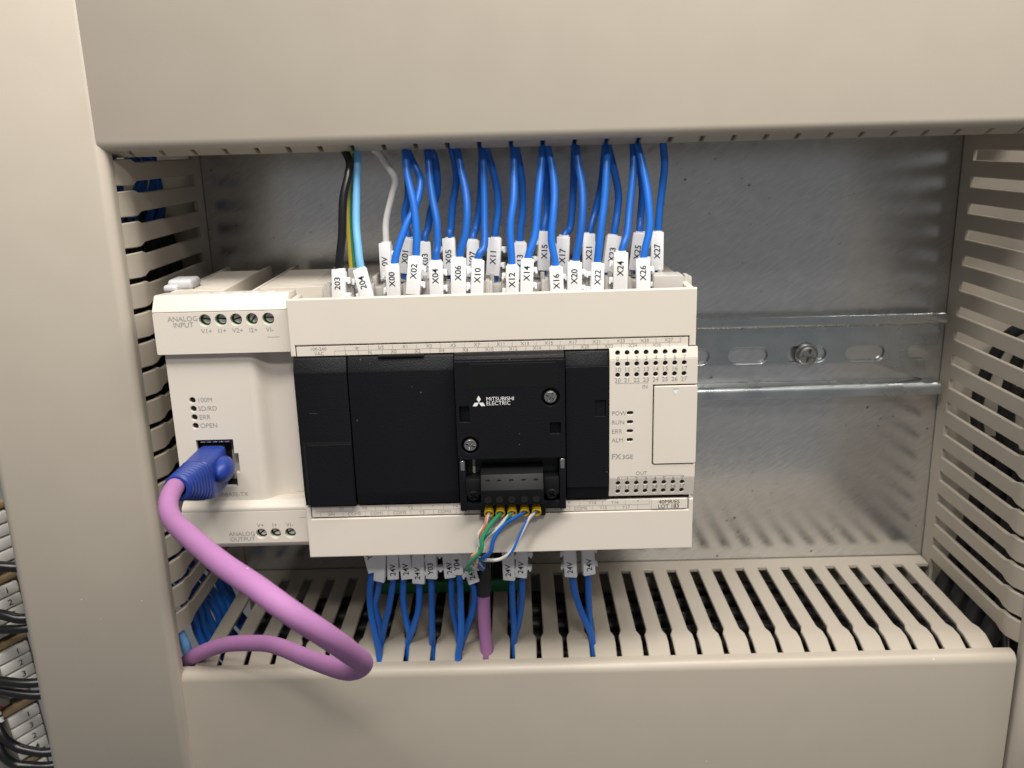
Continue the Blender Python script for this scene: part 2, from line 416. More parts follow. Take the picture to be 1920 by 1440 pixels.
# rear bodies
m = MB(); m.box(44.9, 174.6, -60, -7.6, 4, 89.6, .5); m.box(45.4, 174.2, -85, -59, 6, 80, .4)
m.box(172.4, 174.6, -92, -60.5, 6, 89.9, .4)
m.build('rear_body', 'housing', plc)
m = MB(); m.box(.4, 43.8, -80, -7.7, 3.4, 83.4, .5); m.build('module_body', 'housing', plc)
# ventilation ribs on the module top and controller top
m = MB()
for k in range(17):
    y = -24-3.1*k
    m.box(.6, 17.5, y-.5, y+.5, 83, 89.8, .15, 1)
    if k < 15: m.box(29, 52, y-.5, y+.5, 83, 89.7, .15, 1)
m.box(.5, .6+1.2, -76, -10, 83, 89.9, .2); m.box(17.2, 18.4, -76, -10, 83, 89.9, .2); m.box(28.2, 29.4, -76, -10, 83, 89.9, .2)
m.build('vent_ribs', 'housing', plc)
MB().box(18.6, 28, -76, -11, 83.2, 84.2, .1).build('vent_recess', 'housing', plc)
# module: upper block
yM = -90.0
up_poly = [(-76.5, 90.2), (-86.2, 90.9), (-87.0, 90.7), (-90.2, 86.2), (-90.2, 85.8), (-88.2, 85.6), (-86, 85.2), (-76.5, 85)]
MB().prism(up_poly, 'x', .1, 43.9, .25).build('upper_shoulder', 'housing', plc, 30)
sx = [16.9, 22.0, 27.0, 32.1, 37.4]
plate(rect(.1, 43.9, 71.9, 85.7, .5), [circle(x, 83.0, 1.95) for x in sx], -90.2, 2.2, .1, 'upper_block', 'housing', plc)
MB().box(.3, 43.7, -88.3, -79.5, 72.0, 73.4, .2).build('upper_block_underside', 'housing', plc)
for x in sx[:]:
    m = MB(); m.lathe((x, -82.2, 83.0), [(2.3, 0), (2.4, 6.2), (1.85, 6.2), (1.85, 1.0)], 20); m.build('terminal_well', 'connector_green', plc)
    m = MB(); m.disc((x, -83.2, 83.0), 'y', 1.62, 1.55, 0, -4.3, 20)
    ang = {16.9: .15, 22.0: .1, 27.0: -.3, 32.1: -.9, 37.4: 0.}[x]
    sm = m.build('terminal_screw', 'screw_steel', plc, 30)
    mm = MB(); mm.box(-1.6, 1.6, -.05, .05, -.22, .22); mm.build('screw_slot', 'black_matt', sm, loc=(x, -87.52, 83.0), rot=(0, ang, 0))
m = MB()
for k in range(5):
    x = 12.6+k*5.5; m.box(x, x+3.9, -82.6, -80.6, 90.1, 90.75, .12, 1)
m.build('top_pads', 'clip_white', plc)
# module: recessed middle with the jack opening, then the hollow beside the black panel
yR = -87.4
jack = [(8.1, 24.6), (20.6, 24.6), (20.6, 29.6), (21.9, 29.6), (21.9, 36.4), (20.6, 36.4), (20.6, 41.4), (8.1, 41.4)]
lz = [55.5, 52.5, 49.5, 46.5]
plate(rect(1.4, 28.2, 19.2, 72.2), [jack]+[circle(8.6, z, 1.05, 16) for z in lz], yR, 1.8, .14, 'module_face', 'housing', plc)
curve = [(28.19, yR), (29.3, yR+.12), (30.4, yR+.6), (31.4, yR+1.6), (32.4, yR+2.8), (33.6, yR+3.8), (35.0, yR+4.4), (37.0, yR+4.7), (40.0, yR+4.6), (44.6, yR+4.2), (44.6, yR+7.2), (28.19, yR+7.2)]
MB().prism(curve, 'z', 17.8, 72.4, 0).build('module_hollow', 'housing', plc, 50)
for z in lz: MB().disc((8.6, yR+1.2, z), 'y', .98, .98, 0, .6, 16).build('indicator_lamp', 'lamp_lens', plc)
# module: lower block, sloping ledge above
lo_poly = [(-82, 19.3), (-87.3, 19.35), (-89.6, 18.0), (-90.0, 17.3), (-90.0, 16.22), (-82, 16.22)]
MB().prism(lo_poly, 'x', 1.2, 43.9, .15).build('lower_shoulder', 'housing', plc, 40)
ox = [27.7, 32.6, 37.7]
plate(rect(.8, 43.9, 4.4, 16.2, .3), [circle(x, 7.8, 1.85) for x in ox], -90.0, 2.2, .15, 'lower_block', 'housing', plc)
MB().prism([(-90.0, 4.38), (-89.0, 3.2), (-86.5, 1.6), (-80, 1.6), (-80, 4.38)], 'x', .8, 43.9, .2).build('lower_chamfer', 'housing', plc, 40)
for x, ang in zip(ox, (-.7, -.5, -.5)):
    MB().lathe((x, -82.2, 7.8), [(2.2, 0), (2.2, 5.7), (1.95, 5.7), (1.95, 1.0)], 20).build('terminal_well', 'connector_green', plc)
    sm = MB().disc((x, -83.2, 7.8), 'y', 1.55, 1.5, 0, -4.3, 20).build('terminal_screw', 'screw_steel', plc, 30)
    MB().box(-1.6, 1.6, -.05, .05, -.22, .22).build('screw_slot', 'black_matt', sm, loc=(x, -87.52, 7.8), rot=(0, ang, 0))
# jack
m = MB(); m.box(8.0, 22.0, -74, -73, 24, 42); m.box(7.2, 8.0, -85.5, -73, 24, 42); m.box(22.0, 22.6, -85.5, -73, 24, 42); m.box(8, 22, -85.5, -73, 41.5, 42.2); m.box(8, 22, -85.5, -73, 23.8, 24.5)
jk = m.build('network_jack', 'black_gloss', plc)
for k in range(5):
    x = 9.3+k*2.05; MB().box(x, x+1.6, -86.6, -80, 40.2, 40.7, .05, 1).build('contact', 'contact_gold', jk)
# white locking tab of the module
m = MB(); m.box(-2.6, 6.0, -68, -58, 89.4, 93.2, 1.3, 3); m.box(-3.4, 1.6, -70, -64, 89.2, 91.6, .9, 3)
m.build('locking_tab', 'clip_white', plc)

# terminal rows hidden behind the covers
m = MB(); m.box(46, 172, -91, -74, 78, 84.8, .3)
for k in range(19):
    x = 54.6+6.6*k
    m.box(x, x+1.5, -79.8, -75.5, 84, 92.2, .4)
    m.box(x-1.2, x+2.6, -79.5, -75.5, 84, 91.6, .5)
m.box(162.6, 172.3, -84, -76, 84, 92.8, .5)
m.build('front_terminal_row', 'ferrule_grey', plc)
m = MB(); m.box(52, 172, -74, -60, 80, 89.8, .3)
for k in range(18):
    x = 69+5.7*k
    m.box(x, x+1.4, -72.5, -62, 89, 93.2, .3)
m.build('rear_terminal_row', 'ferrule_grey', plc)

# covers over the terminals
top_out = [(44.4, 70.9), (46.0, 70.9), (46.0, 74.5), (172.9, 74.5), (172.9, 71.3), (175.0, 71.3), (175.0, 90.0), (44.4, 89.6)]
plate(top_out, [], YC, 2.2, .35, 'upper_cover', 'housing', plc)
MB().box(44.5, 46.2, -91.3, -78, 71.5, 88.8, .3).build('cover_cheek', 'housing', plc); MB().box(172.9, 174.9, -91.3, -62, 72, 89.2, .3).build('cover_cheek', 'housing', plc)
bot_out = [(44.6, 0), (175.6, .2), (175.6, 18.4), (174.1, 18.4), (174.1, 14.5), (46.3, 14.2), (46.3, 18.8), (44.6, 18.8)]
plate(bot_out, [], YC, 2.2, .35, 'lower_cover', 'housing', plc)
MB().box(44.7, 46.3, -91.3, -70, .6, 18, .3).build('cover_cheek', 'housing', plc); MB().box(173.7, 175.5, -91.3, -62, .6, 18, .3).build('cover_cheek', 'housing', plc); MB().box(46.2, 173.8, -91.2, -76, .7, 2.2, .3).build('cover_floor', 'housing', plc)
PF = lambda y: (lambda x0, z0: (lambda tx, ty: (x0+tx, y-.06, z0+ty)))
# label strip, upper
us = plate(rect(46.35, 172.6, 70.9, 74.15, .15), [], YC+.25, 1.2, .12, 'label_strip', 'housing', plc)
MB().box(45.8, 173.1, -92.1, -91.5, 70.6, 74.9).build('strip_recess', 'black_matt', plc)
ys = YC+.25; mk = PF(ys)
m = MB(); ID = mk(0, 0)
m.text('100-240', 1.62, mk(53.4, 73.2)); m.text('VAC', 1.62, mk(53.6, 71.7))
m.text('S/S', 1.62, mk(73.6, 73.3)); m.text('L', 1.62, mk(62.3, 71.75)); m.text('N', 1.62, mk(70.0, 71.7))
odd = ['X1', 'X3', 'X5', 'X7', 'X11', 'X13', 'X15', 'X17', 'X21', 'X23', 'X25', 'X27']; even = ['X0', 'X2', 'X4', 'X6', 'X10', 'X12', 'X14', 'X16', 'X20', 'X22', 'X24', 'X26']
for k in range(12):
    m.text(odd[k], 1.62, mk(81.5+7.71*k, 73.35)); m.text(even[k], 1.62, mk(77.7+7.71*k, 71.75))
m.line((58.6, 72.5), (170.2, 72.55), .09, ID); m.line((58.6, 71.0), (58.6, 72.5), .09, ID); m.line((170.2, 72.5), (170.2, 74.0), .09, ID)
for k in range(15):
    m.line((62.0+7.71*k, 72.5), (62.0+7.71*k, 74.0), .09, ID)
    if k: m.line((58.6+7.71*k, 71.0), (58.6+7.71*k, 72.5), .09, ID)
m.line((65.9, 73.4), (65.9, 73.9), .12, ID)
for w, z in ((1.4, 73.4), (.9, 73.1), (.4, 72.8)): m.line((65.9-w/2, z), (65.9+w/2, z), .12, ID)
m.build('lettering', 'print_pale', us, 0)
# label strip, lower
ls = plate(rect(46.6, 173.8, 14.75, 18.55, .15), [], YC+.25, 1.2, .12, 'label_strip', 'housing', plc)
MB().box(46.0, 174.3, -92.1, -91.5, 14.2, 19.2).build('strip_recess', 'black_matt', plc)
m = MB()
for t, x in (('0V', 56.7), ('Y0', 64.5), ('Y1', 72.2), ('Y2', 80), ('*', 87.7), ('Y4', 95.2), ('*', 133.8), ('Y14', 141.6), ('Y16', 149.2), ('*', 157)): m.text(t, 1.62, mk(x, 17.65))
for t, x in (('24V', 53.2), ('COM0', 61), ('COM1', 68.6), ('COM2', 76.3), ('Y3', 83.9), ('COM3', 91.5), ('Y5', 99.2), ('Y13', 130), ('COM5', 137.6), ('Y15', 145.3), ('Y17', 153)): m.text(t, 1.62, mk(x, 15.75))
m.line((49.4, 16.7), (160.8, 16.7), .09, ID); m.line((49.4, 15.0), (49.4, 16.7), .09, ID); m.line((160.8, 16.7), (160.8, 18.3), .09, ID)
for k in range(14):
    m.line((52.9+7.68*k, 16.7), (52.9+7.68*k, 18.3), .09, ID); m.line((57.1+7.68*k, 15.0), (57.1+7.68*k, 16.7), .09, ID)
m.build('lettering', 'print_pale', ls, 0)
lp = plate(rect(161.6, 173.2, 15.0, 18.4, .2), [], YC-.05, .5, .08, 'type_plate', 'housing', plc)
m = MB(); mk2 = PF(YC-.05); m.text('40MR/ES', 1.95, mk2(167.5, 17.5)); m.text('LOT 183', 1.95, mk2(167.3, 15.85)); m.build('lettering', 'marker_ink', lp, 0)

# ---- black centre panel
def black_profile(y=YB): return [(-84, 70.9), (y+2.6, 70.9), (y+1.4, 70.2), (y+.15, 66.2), (y, 65.6), (y, 24), (y+.8, 19.6), (-84, 19.6)]
MB().prism(black_profile(), 'x', 45.1, 62.25, .18).build('side_cover', 'black_plastic', plc, 30)
pf = plate(rect(47.2, 62.0, 19.9, 41.4, .4), [], YB-.45, .8, .15, 'port_flap', 'black_plastic', plc)
MB().box(46.0, 62.1, YB-.04, YB+.5, 41.45, 42.2).build('flap_gap', 'black_matt', plc); MB().box(46.1, 47.0, YB-.04, YB+.5, 20, 41.6).build('flap_gap', 'black_matt', plc)
cc = MB().prism(black_profile(), 'x', 62.65, 96.9, .18).build('centre_cover', 'black_plastic', plc, 30)
MB().box(72.6, 87.5, YB+.3, YB+3.2, 70.2, 71.0, .1).build('thumb_notch', 'black_matt', cc)
m = MB(); tri = lambda x, z, w, y: (lambda: [m.line((x-w, z+w*.8), (x+w, z+w*.8), .12, PF(y)(0, 0)), m.line((x-w, z+w*.8), (x, z-w*.8), .12, PF(y)(0, 0)), m.line((x+w, z+w*.8), (x, z-w*.8), .12, PF(y)(0, 0))])()
def tri_slope(m, x, z, w, yf):
    P = lambda tx, ty: (tx, yf(ty)-.05, ty)
    m.line((x-w, z+w*.8), (x+w, z+w*.8), .14, P); m.line((x-w, z+w*.8), (x, z-w*.8), .14, P); m.line((x+w, z+w*.8), (x, z-w*.8), .14, P)
ysl = lambda z: YB+.15+(z-66.2)*(1.25/4.0)
tri_slope(m, 79.6, 68.7, 1.0, ysl); m.build('arrow_mark', 'black_gloss', cc, 0)
# faint moulded writing on the side cover
m = MB(); m.text('- - - -', 1.1, PF(YB)(50.5, 52.2)); m.build('moulded_mark', 'block_grey', plc, 0)

# expansion board
ex = MB().prism([(-84, 70.9), (YB+.2, 70.9), (YB-1.0, 70.2), (YB-1.5, 69.2), (YB-1.5, 36.0), (-84, 36.0)], 'x', 97.2, 132.5, .18)
YE = YB-1.6
ebase = ex.build('expansion_board', 'black_plastic', plc, 30)
wells = [circle(127.8, 56.6, 3.05, 24), circle(101.4, 40.9, 2.95, 24), rect(98.3, 101.5, 48.8, 54.2, .2), rect(127.5, 131.0, 44.2, 48.0, .2)]
plate(rect(97.2, 132.5, 36.0, 69.0, .3), wells, YE-1.5, 1.4, .15, 'face_plate', 'black_plastic', ebase)
plate(rect(102.0, 129.6, 60.2, 68.2, .2), [], YE-1.62, .5, .1, 'name_panel', 'black_gloss', ebase)
m = MB()
for a, b in (((101.85, 60.1), (129.75, 60.1)), ((101.85, 68.35), (129.75, 68.35)), ((101.85, 60.1), (101.85, 68.35)), ((129.75, 60.1), (129.75, 68.35))): m.line(a, b, .16, PF(YE-1.5)(0, 0))
m.build('panel_groove', 'black_matt', ebase, 0)
for x, z, a in ((127.8, 56.6, .5), (101.4, 40.9, .35)):
    s_ = cross_screw(MB(), (0, 0, 0), 2.3, 1.5).build('screw', 'screw_steel', ebase, 30, loc=(x, YE+.0, z), rot=(0, a, 0))
# emblem of three rhombi and the maker's name
def rhomb(m, x, z, ang, r, y):
    P = [(0, 0), (r*math.tan(math.radians(30)), r*.5*1.0), (0, r), (-r*math.tan(math.radians(30)), r*.5)]
    P = [(0, 0), (r*.2887, r*.5), (0, r), (-r*.2887, r*.5)]
    c, s_ = math.cos(ang), math.sin(ang)
    m.add([(x+px*c-pz*s_, y-.06, z+px*s_+pz*c) for px, pz in P], [(0, 1, 2, 3)])
m = MB()
for k in range(3): rhomb(m, 104.75, 55.35, math.radians(120*k), 2.35, YE-1.5)
m.build('emblem', 'logo_white', ebase, 0)
m = MB(); pe = PF(YE-1.5)
m.text('MITSUBISHI', 1.8, pe(107.1, 56.45), 'LEFT'); m.text('ELECTRIC', 1.8, pe(107.1, 54.95), 'LEFT'); m.build('lettering', 'logo_white', ebase, 0)
# lower recess of the board with the plug
m = MB(); m.box(97.3, 99.6, -97.6, -84, 17.6, 36, .25); m.box(130.4, 132.5, -97.6, -84, 17.6, 36, .25); m.box(99.5, 130.5, -97.4, -84, 17.7, 20.6, .25); m.box(99.4, 130.6, -90, -85, 20, 36.3)
m.build('board_frame', 'black_plastic', ebase)
MB().box(99.8, 130.2, -91.6, -90.1, 21, 36).build('circuit_board', 'board_green', ebase)
m = MB(); m.box(113.6, 115.4, -92.1, -91.6, 34.4, 35.4, .1); m.box(101.6, 102.5, -92.4, -91.6, 29, 35, .1); m.build('board_chip', 'ferrule_grey', ebase)
for x in (98.6, 131.4): MB().box(x-.7, x+.7, -97.8, -97.2, 32.0, 35.4, .1, 1).build('latch', 'screw_steel', ebase)
pl = MB().prism([(-91, 32.2), (-95.5, 32.2), (-99.8, 31.2), (-102.4, 26.6), (-101.4, 21.2), (-99.4, 20.4), (-91, 20.4)], 'x', 104.5, 125.0, .2).build('plug_connector', 'black_gloss', plc, 30)
FX = [106.8, 110.55, 114.5, 118.6, 122.55]
for i, x in enumerate(FX):
    MB().disc((x, -101.75, 23.2), 'y', 1.2, 1.2, -.25, .4, 16).build('screw_hole', 'black_matt', pl)
    MB().box(x-.7, x+.7, -101.05, -100.9, 29.6, 29.9).build('test_slot', 'black_matt', pl)
for x in (101.9, 127.7):
    MB().box(x-2.5, x+2.5, -98.4, -91.5, 23.2, 29.2, .4).build('plug_ear', 'black_gloss', pl)
    cross_screw(MB(), (0, 0, 0), 1.9, 1.3).build('ear_screw', 'black_gloss', pl, 30, loc=(x, -97.6, 23.4), rot=(0, .6, 0))
MB().box(103.8, 125.7, -96.6, -94.2, 14.9, 20.3, .25).build('plug_base', 'black_gloss', pl)
# right black cover
rc = MB().prism(black_profile(YB+.4), 'x', 132.9, 146.8, .18).build('right_cover', 'black_plastic', plc, 30)
plate(rect(132.9, 146.8, 24.2, 65.6, .1), [rect(142.4, 145.9, 48.8, 54.3, .2)], YB-.3, .8, .1, 'cover_skin', 'black_plastic', rc)
m = MB(); tri_slope(m, 139.8, 68.4, .9, lambda z: ysl(z)+.35); m.build('arrow_mark', 'black_gloss', rc, 0)

# ---- cream indicator panel
lx = [149.75+3.055*k for k in range(8)]
st = [(153.85, z) for z in (49.6, 46.5, 43.4, 40.35)]
plate(rect(147.1, 175.5, 67.6, 71.0), [circle(x, 69.7, .8, 14) for x in lx], YB, 1.6, .12, 'indicator_panel', 'housing', plc, tilt=(67.6, .28))
ip = plate([(147.1, 27.0), (175.5, 27.0), (175.5, 31.4), (161.2, 31.4), (161.2, 59.0), (175.5, 59.0), (175.5, 67.55), (147.1, 67.55)],
      [circle(x, z, .8, 14) for x in lx for z in (66.1, 62.5)]+[rect(x-1.05, x+1.05, z-.6, z+.6, .55) for x, z in st], YB, 1.6, .12, 'indicator_panel', 'housing', plc)
plate(rect(147.1, 175.5, 20.0, 26.95), [circle(x*1.0+.35, z, .8, 14) for x in lx for z in (25.0, 21.8)], YB, 1.6, .12, 'indicator_panel', 'housing', plc, tilt=(26.95, -.22))
MB().box(147.0, 175.4, -92.6, -85, 19.8, 70.6, .2).build('panel_backing', 'lamp_lens', plc)
for x in lx:
    for z, dy in ((69.7, .6), (66.1, 0), (62.5, 0)): MB().disc((x, YB+.9+dy, z), 'y', .74, .74, 0, .5, 12).build('indicator_lamp', 'lamp_lens', plc)
    for z, dy in ((25.0, .43), (21.8, 1.13)): MB().disc((x+.35, YB+.9+dy, z), 'y', .74, .74, 0, .5, 12).build('indicator_lamp', 'lamp_lens', plc)
for x, z in st: MB().box(x-1.0, x+1.0, YB+.8, YB+1.3, z-.55, z+.55, .2).build('indicator_lamp', 'lamp_lens', plc)
fl = plate(rect(161.55, 175.6, 31.85, 58.5, .5), [], YB-.35, 1.6, .2, 'flap', 'housing', plc)
m = MB(); m.line((167.6, 57.55), (169.4, 57.55), .14, PF(YB-.35)(0, 0)); m.build('arrow_mark', 'print_pale', fl, 0)
MB().prism([(167.7, 56.9), (169.3, 56.9), (168.5, 55.6)], 'y', YB-.42, YB-.3).build('arrow_relief', 'marker_white', fl, 0)
m = MB(); pp = PF(YB)
for k in range(8):
    m.text(str(k), 2.05, (lambda tx, ty, x0=lx[k]: (x0+tx, YB-.06+(67.95+ty-67.6)*.28*(1 if 67.95+ty > 67.6 else 0), 67.95+ty)))
    m.text('1'+str(k), 2.05, pp(lx[k], 64.3)); m.text('2'+str(k), 2.05, pp(lx[k], 60.75))
m.line((149.0, 59.75), (159.6, 59.75), .1, pp(0, 0)); m.text('IN', 1.8, pp(158.6, 58.4))
for t, (x, z) in zip(('POW', 'RUN', 'ERR', 'ALM'), st): m.text(t, 2.05, pp(147.8, z), 'LEFT')
m.text('FX', 2.7, pp(147.8, 34.6), 'LEFT', .012); m.text('3GE', 2.1, pp(151.3, 34.45), 'LEFT', .012)
m.text('OUT', 1.8, pp(157.8, 28.6)); m.line((150.0, 27.6), (172.0, 27.6), .1, pp(0, 0))
PLo = lambda x0, z0: (lambda tx, ty: (x0+tx, YB-.06-(z0+ty-26.95)*.22*(1 if z0+ty < 26.95 else 0), z0+ty))
for k in range(8): m.text(str(k), 2.0, PLo(lx[k]+.35, 26.6)); m.text('1'+str(k), 2.0, PLo(lx[k]+.35, 23.45))
m.build('lettering', 'print_pale', ip, 0)
# module writing
m = MB(); pm = PF(-90.2)
m.text('ANALOG', 2.35, pm(9.8, 83.6)); m.text('INPUT', 2.35, pm(9.8, 81.6))
for t, x in zip(('V1+', 'I1+', 'V2+', 'I2+', 'VI-'), sx): m.text(t, 2.15, pm(x+.2, 79.4))
m.line((36.6, 77.0), (40.6, 77.0), .12, pm(0, 0))
pr = PF(yR)
for t, z in zip(('100M', 'SD/RD', 'ERR', 'OPEN'), lz): m.text(t, 2.25, pr(10.2, z), 'LEFT')
m.text('10/100BASE-TX', 2.1, pr(16.9, 21.5))
pq = PF(-90.0)
m.text('ANALOG', 2.2, pq(21.0, 7.9)); m.text('OUTPUT', 2.2, pq(21.0, 5.9))
for t, x in zip(('V+', 'I+', 'VI-'), ox): m.text(t, 2.1, pq(x, 10.9))
m.line((41.2, 13.5), (43.5, 13.5), .12, pq(0, 0)); m.line((39.5, 20.4), (43, 20.4), .1, PF(yR+4.4)(0, 0))
m.build('lettering', 'print_pale', plc, 0)
# ------------------------------------------------------------------ wires (paths in mm: x, y, z)
TOP_WIRES = [
    ('203', 'f', [(62.4, -70.0, 136.2), (62.6, -70.7, 134.7), (64.2, -72.6, 130.9), (63.9, -75.0, 126.9), (62.1, -77.4, 119.5), (61.2, -79.3, 108.2), (60.4, -80.0, 97.5)], (59.6, -80.0, 92.5, 4.5, 9.9, 0.0)),
    ('earth', 'b', [(64.6, -70.0, 136.2), (64.2, -68.0, 134.7), (63.8, -66.4, 128.5), (62.2, -65.9, 118.8), (61.6, -66.4, 110.9), (61.8, -68.0, 95.4)], None),
    ('204', 'f', [(66.9, -70.0, 136.1), (66.9, -71.0, 135.0), (66.1, -73.5, 123.0), (65.6, -76.5, 111.7), (66.1, -79.0, 104.2), (66.5, -80.0, 97.3)], (67.8, -80.0, 92.3, 4.5, 9.9, -9.0)),
    ('0V', 'b', [(71.9, -70.0, 136.0), (73.3, -69.9, 134.1), (76.8, -69.5, 128.3), (78.3, -69.0, 124.7), (77.0, -68.5, 120.1), (74.4, -68.1, 111.5), (72.9, -68.0, 104.4)], (73.9, -68.0, 98.8, 3.8, 12.3, 2.0)),
    ('X00', 'f', [(83.0, -70.0, 135.7), (83.9, -69.7, 131.9), (86.3, -70.9, 126.9), (87.1, -73.0, 123.2), (85.3, -75.7, 116.5), (81.7, -78.3, 109.5), (78.1, -80.0, 98.2)], (77.5, -80.0, 93.0, 4.5, 10.8, 3.0)),
    ('X01', 'b', [(82.5, -70.0, 135.7), (82.4, -68.0, 128.1), (82.1, -66.4, 119.9), (80.5, -65.9, 113.5), (80.7, -66.4, 109.2), (81.1, -68.0, 105.4)], (80.6, -68.0, 99.8, 3.2, 11.3, 8.0)),
    ('X02', 'f', [(82.0, -70.0, 135.7), (82.5, -71.9, 133.8), (83.2, -74.9, 126.4), (85.0, -77.9, 117.0), (85.6, -79.8, 107.6), (85.2, -80.0, 99.5)], (84.5, -80.0, 93.6, 4.7, 12.4, 4.0)),
    ('X03', 'b', [(90.6, -70.0, 135.5), (91.7, -68.4, 131.7), (92.2, -66.9, 125.1), (91.7, -66.0, 119.6), (89.4, -65.9, 114.1), (88.1, -66.6, 108.2), (87.5, -68.0, 104.8)], (86.9, -68.0, 98.5, 3.6, 12.5, 1.0)),
    ('X04', 'f', [(89.6, -70.0, 135.5), (89.8, -71.2, 133.6), (90.3, -73.5, 126.1), (91.1, -76.0, 118.6), (92.3, -78.3, 111.1), (92.2, -79.8, 103.6), (92.0, -80.0, 99.6)], (91.6, -80.0, 93.4, 4.5, 12.4, 0.0)),
    ('X05', 'b', [(97.5, -70.0, 136.1), (98.4, -68.0, 129.6), (98.5, -66.4, 123.7), (96.9, -65.9, 115.9), (96.0, -66.4, 108.0), (95.8, -68.0, 106.0)], (95.5, -68.0, 98.8, 4.4, 12.5, 1.0)),
    ('X06', 'f', [(99.2, -70.0, 136.0), (99.6, -71.2, 133.8), (100.6, -73.5, 127.8), (101.9, -76.0, 121.4), (102.3, -78.3, 114.7), (101.5, -79.8, 107.2), (100.2, -80.0, 99.5)], (98.8, -80.0, 93.3, 5.1, 12.6, 3.0)),
    ('X07', 'b', [(107.6, -70.0, 135.8), (107.3, -67.4, 129.3), (106.7, -65.5, 121.5), (105.9, -64.9, 114.4), (104.4, -65.9, 107.7), (103.4, -68.0, 104.2)], (103.0, -68.0, 98.2, 3.6, 12.5, 3.0)),
    ('X10', 'f', [(107.8, -70.0, 135.8), (107.9, -71.0, 133.2), (108.0, -73.5, 121.9), (107.8, -76.5, 110.6), (107.5, -79.0, 103.1), (106.6, -80.0, 99.4)], (104.8, -80.0, 93.2, 3.9, 12.7, 4.0)),
    ('X11', 'b', [(108.8, -70.0, 135.8), (109.0, -69.2, 133.5), (110.8, -68.3, 127.3), (112.1, -67.8, 120.3), (112.3, -67.6, 113.6), (111.5, -68.0, 104.6)], (110.6, -68.0, 98.1, 4.7, 12.7, 1.0)),
    ('X12', 'f', [(117.9, -70.0, 136.3), (118.0, -71.0, 132.9), (118.0, -73.5, 125.4), (117.6, -76.5, 118.0), (116.2, -79.0, 108.7), (114.6, -80.0, 97.2)], (116.5, -80.0, 92.2, 4.1, 9.9, 3.0)),
    ('X13', 'b', [(118.5, -70.0, 136.3), (118.8, -69.2, 134.0), (120.1, -68.3, 127.1), (120.6, -67.8, 121.3), (120.5, -67.6, 113.4), (119.5, -68.0, 104.0)], (119.2, -68.0, 97.7, 4.2, 12.6, 1.0)),
    ('X14', 'f', [(127.5, -70.0, 136.0), (127.4, -71.0, 134.2), (126.8, -73.5, 127.1), (125.6, -76.5, 117.8), (124.3, -79.0, 106.5), (123.0, -80.0, 98.2)], (121.2, -80.0, 92.7, 3.7, 11.0, 2.0)),
    ('X15', 'b', [(128.0, -70.0, 136.0), (128.3, -67.6, 132.6), (128.8, -66.0, 122.9), (128.7, -66.2, 113.1), (127.8, -68.0, 106.1)], (127.2, -68.0, 99.8, 2.9, 12.9, 2.0)),
    ('X16', 'f', [(128.8, -70.0, 136.0), (129.1, -71.2, 134.1), (130.6, -73.5, 127.0), (131.0, -76.0, 119.5), (130.3, -78.3, 112.1), (129.6, -79.8, 104.6), (129.8, -80.0, 96.2)], (130.9, -80.0, 91.6, 4.5, 9.2, 1.0)),
    ('X17', 'b', [(137.8, -70.0, 135.8), (138.1, -68.0, 132.4), (137.9, -66.4, 122.7), (137.5, -65.9, 114.8), (136.5, -66.4, 107.0), (135.2, -68.0, 104.0)], (133.9, -68.0, 98.2, 4.4, 12.7, 1.0)),
    ('X20', 'f', [(138.2, -70.0, 136.1), (138.4, -71.2, 134.3), (139.0, -73.5, 128.6), (140.0, -76.0, 121.2), (139.9, -78.3, 113.7), (139.0, -79.8, 106.2), (138.2, -80.0, 97.8)], (136.9, -80.0, 92.3, 4.8, 11.0, 4.0)),
    ('X21', 'b', [(148.1, -70.0, 135.9), (148.0, -67.6, 130.2), (147.1, -66.0, 120.5), (145.3, -66.2, 112.7), (143.5, -68.0, 105.7)], (142.4, -68.0, 99.7, 3.4, 12.7, 5.0)),
    ('X22', 'f', [(148.5, -70.0, 135.9), (148.5, -71.6, 132.1), (148.2, -74.5, 128.4), (147.2, -77.4, 117.3), (145.8, -79.5, 108.0), (144.8, -80.0, 97.6)], (144.1, -80.0, 92.1, 4.4, 11.0, 4.0)),
    ('X23', 'b', [(148.8, -70.0, 135.9), (149.4, -68.6, 133.2), (151.3, -67.4, 126.3), (152.9, -66.8, 118.4), (152.6, -67.0, 112.6), (151.5, -68.0, 105.1)], (150.1, -68.0, 99.1, 5.0, 12.7, 9.0)),
    ('X24', 'f', [(157.2, -70.0, 135.7), (157.3, -71.0, 131.9), (156.9, -73.5, 124.4), (155.4, -76.5, 113.2), (154.4, -79.0, 105.8), (153.3, -80.0, 99.7)], (152.0, -80.0, 93.3, 4.7, 13.1, 2.0)),
    ('X25', 'b', [(158.6, -70.0, 135.6), (159.1, -68.0, 131.8), (160.5, -66.4, 124.1), (161.1, -65.9, 118.2), (160.5, -66.4, 110.3), (159.8, -68.0, 105.3)], (159.4, -68.0, 99.3, 4.7, 12.7, 4.0)),
    ('X26', 'f', [(158.4, -70.0, 135.6), (158.6, -71.6, 133.7), (160.2, -74.5, 126.2), (161.4, -77.4, 116.9), (161.6, -79.5, 107.5), (160.9, -80.0, 98.4)], (159.4, -80.0, 92.6, 4.7, 12.0, 1.0)),
    ('X27', 'b', [(167.1, -70.0, 135.8), (167.5, -69.7, 131.6), (167.9, -69.0, 125.9), (166.8, -68.3, 114.2), (165.8, -68.0, 104.8)], (165.8, -68.0, 98.8, 3.4, 12.9, 3.0)),
]
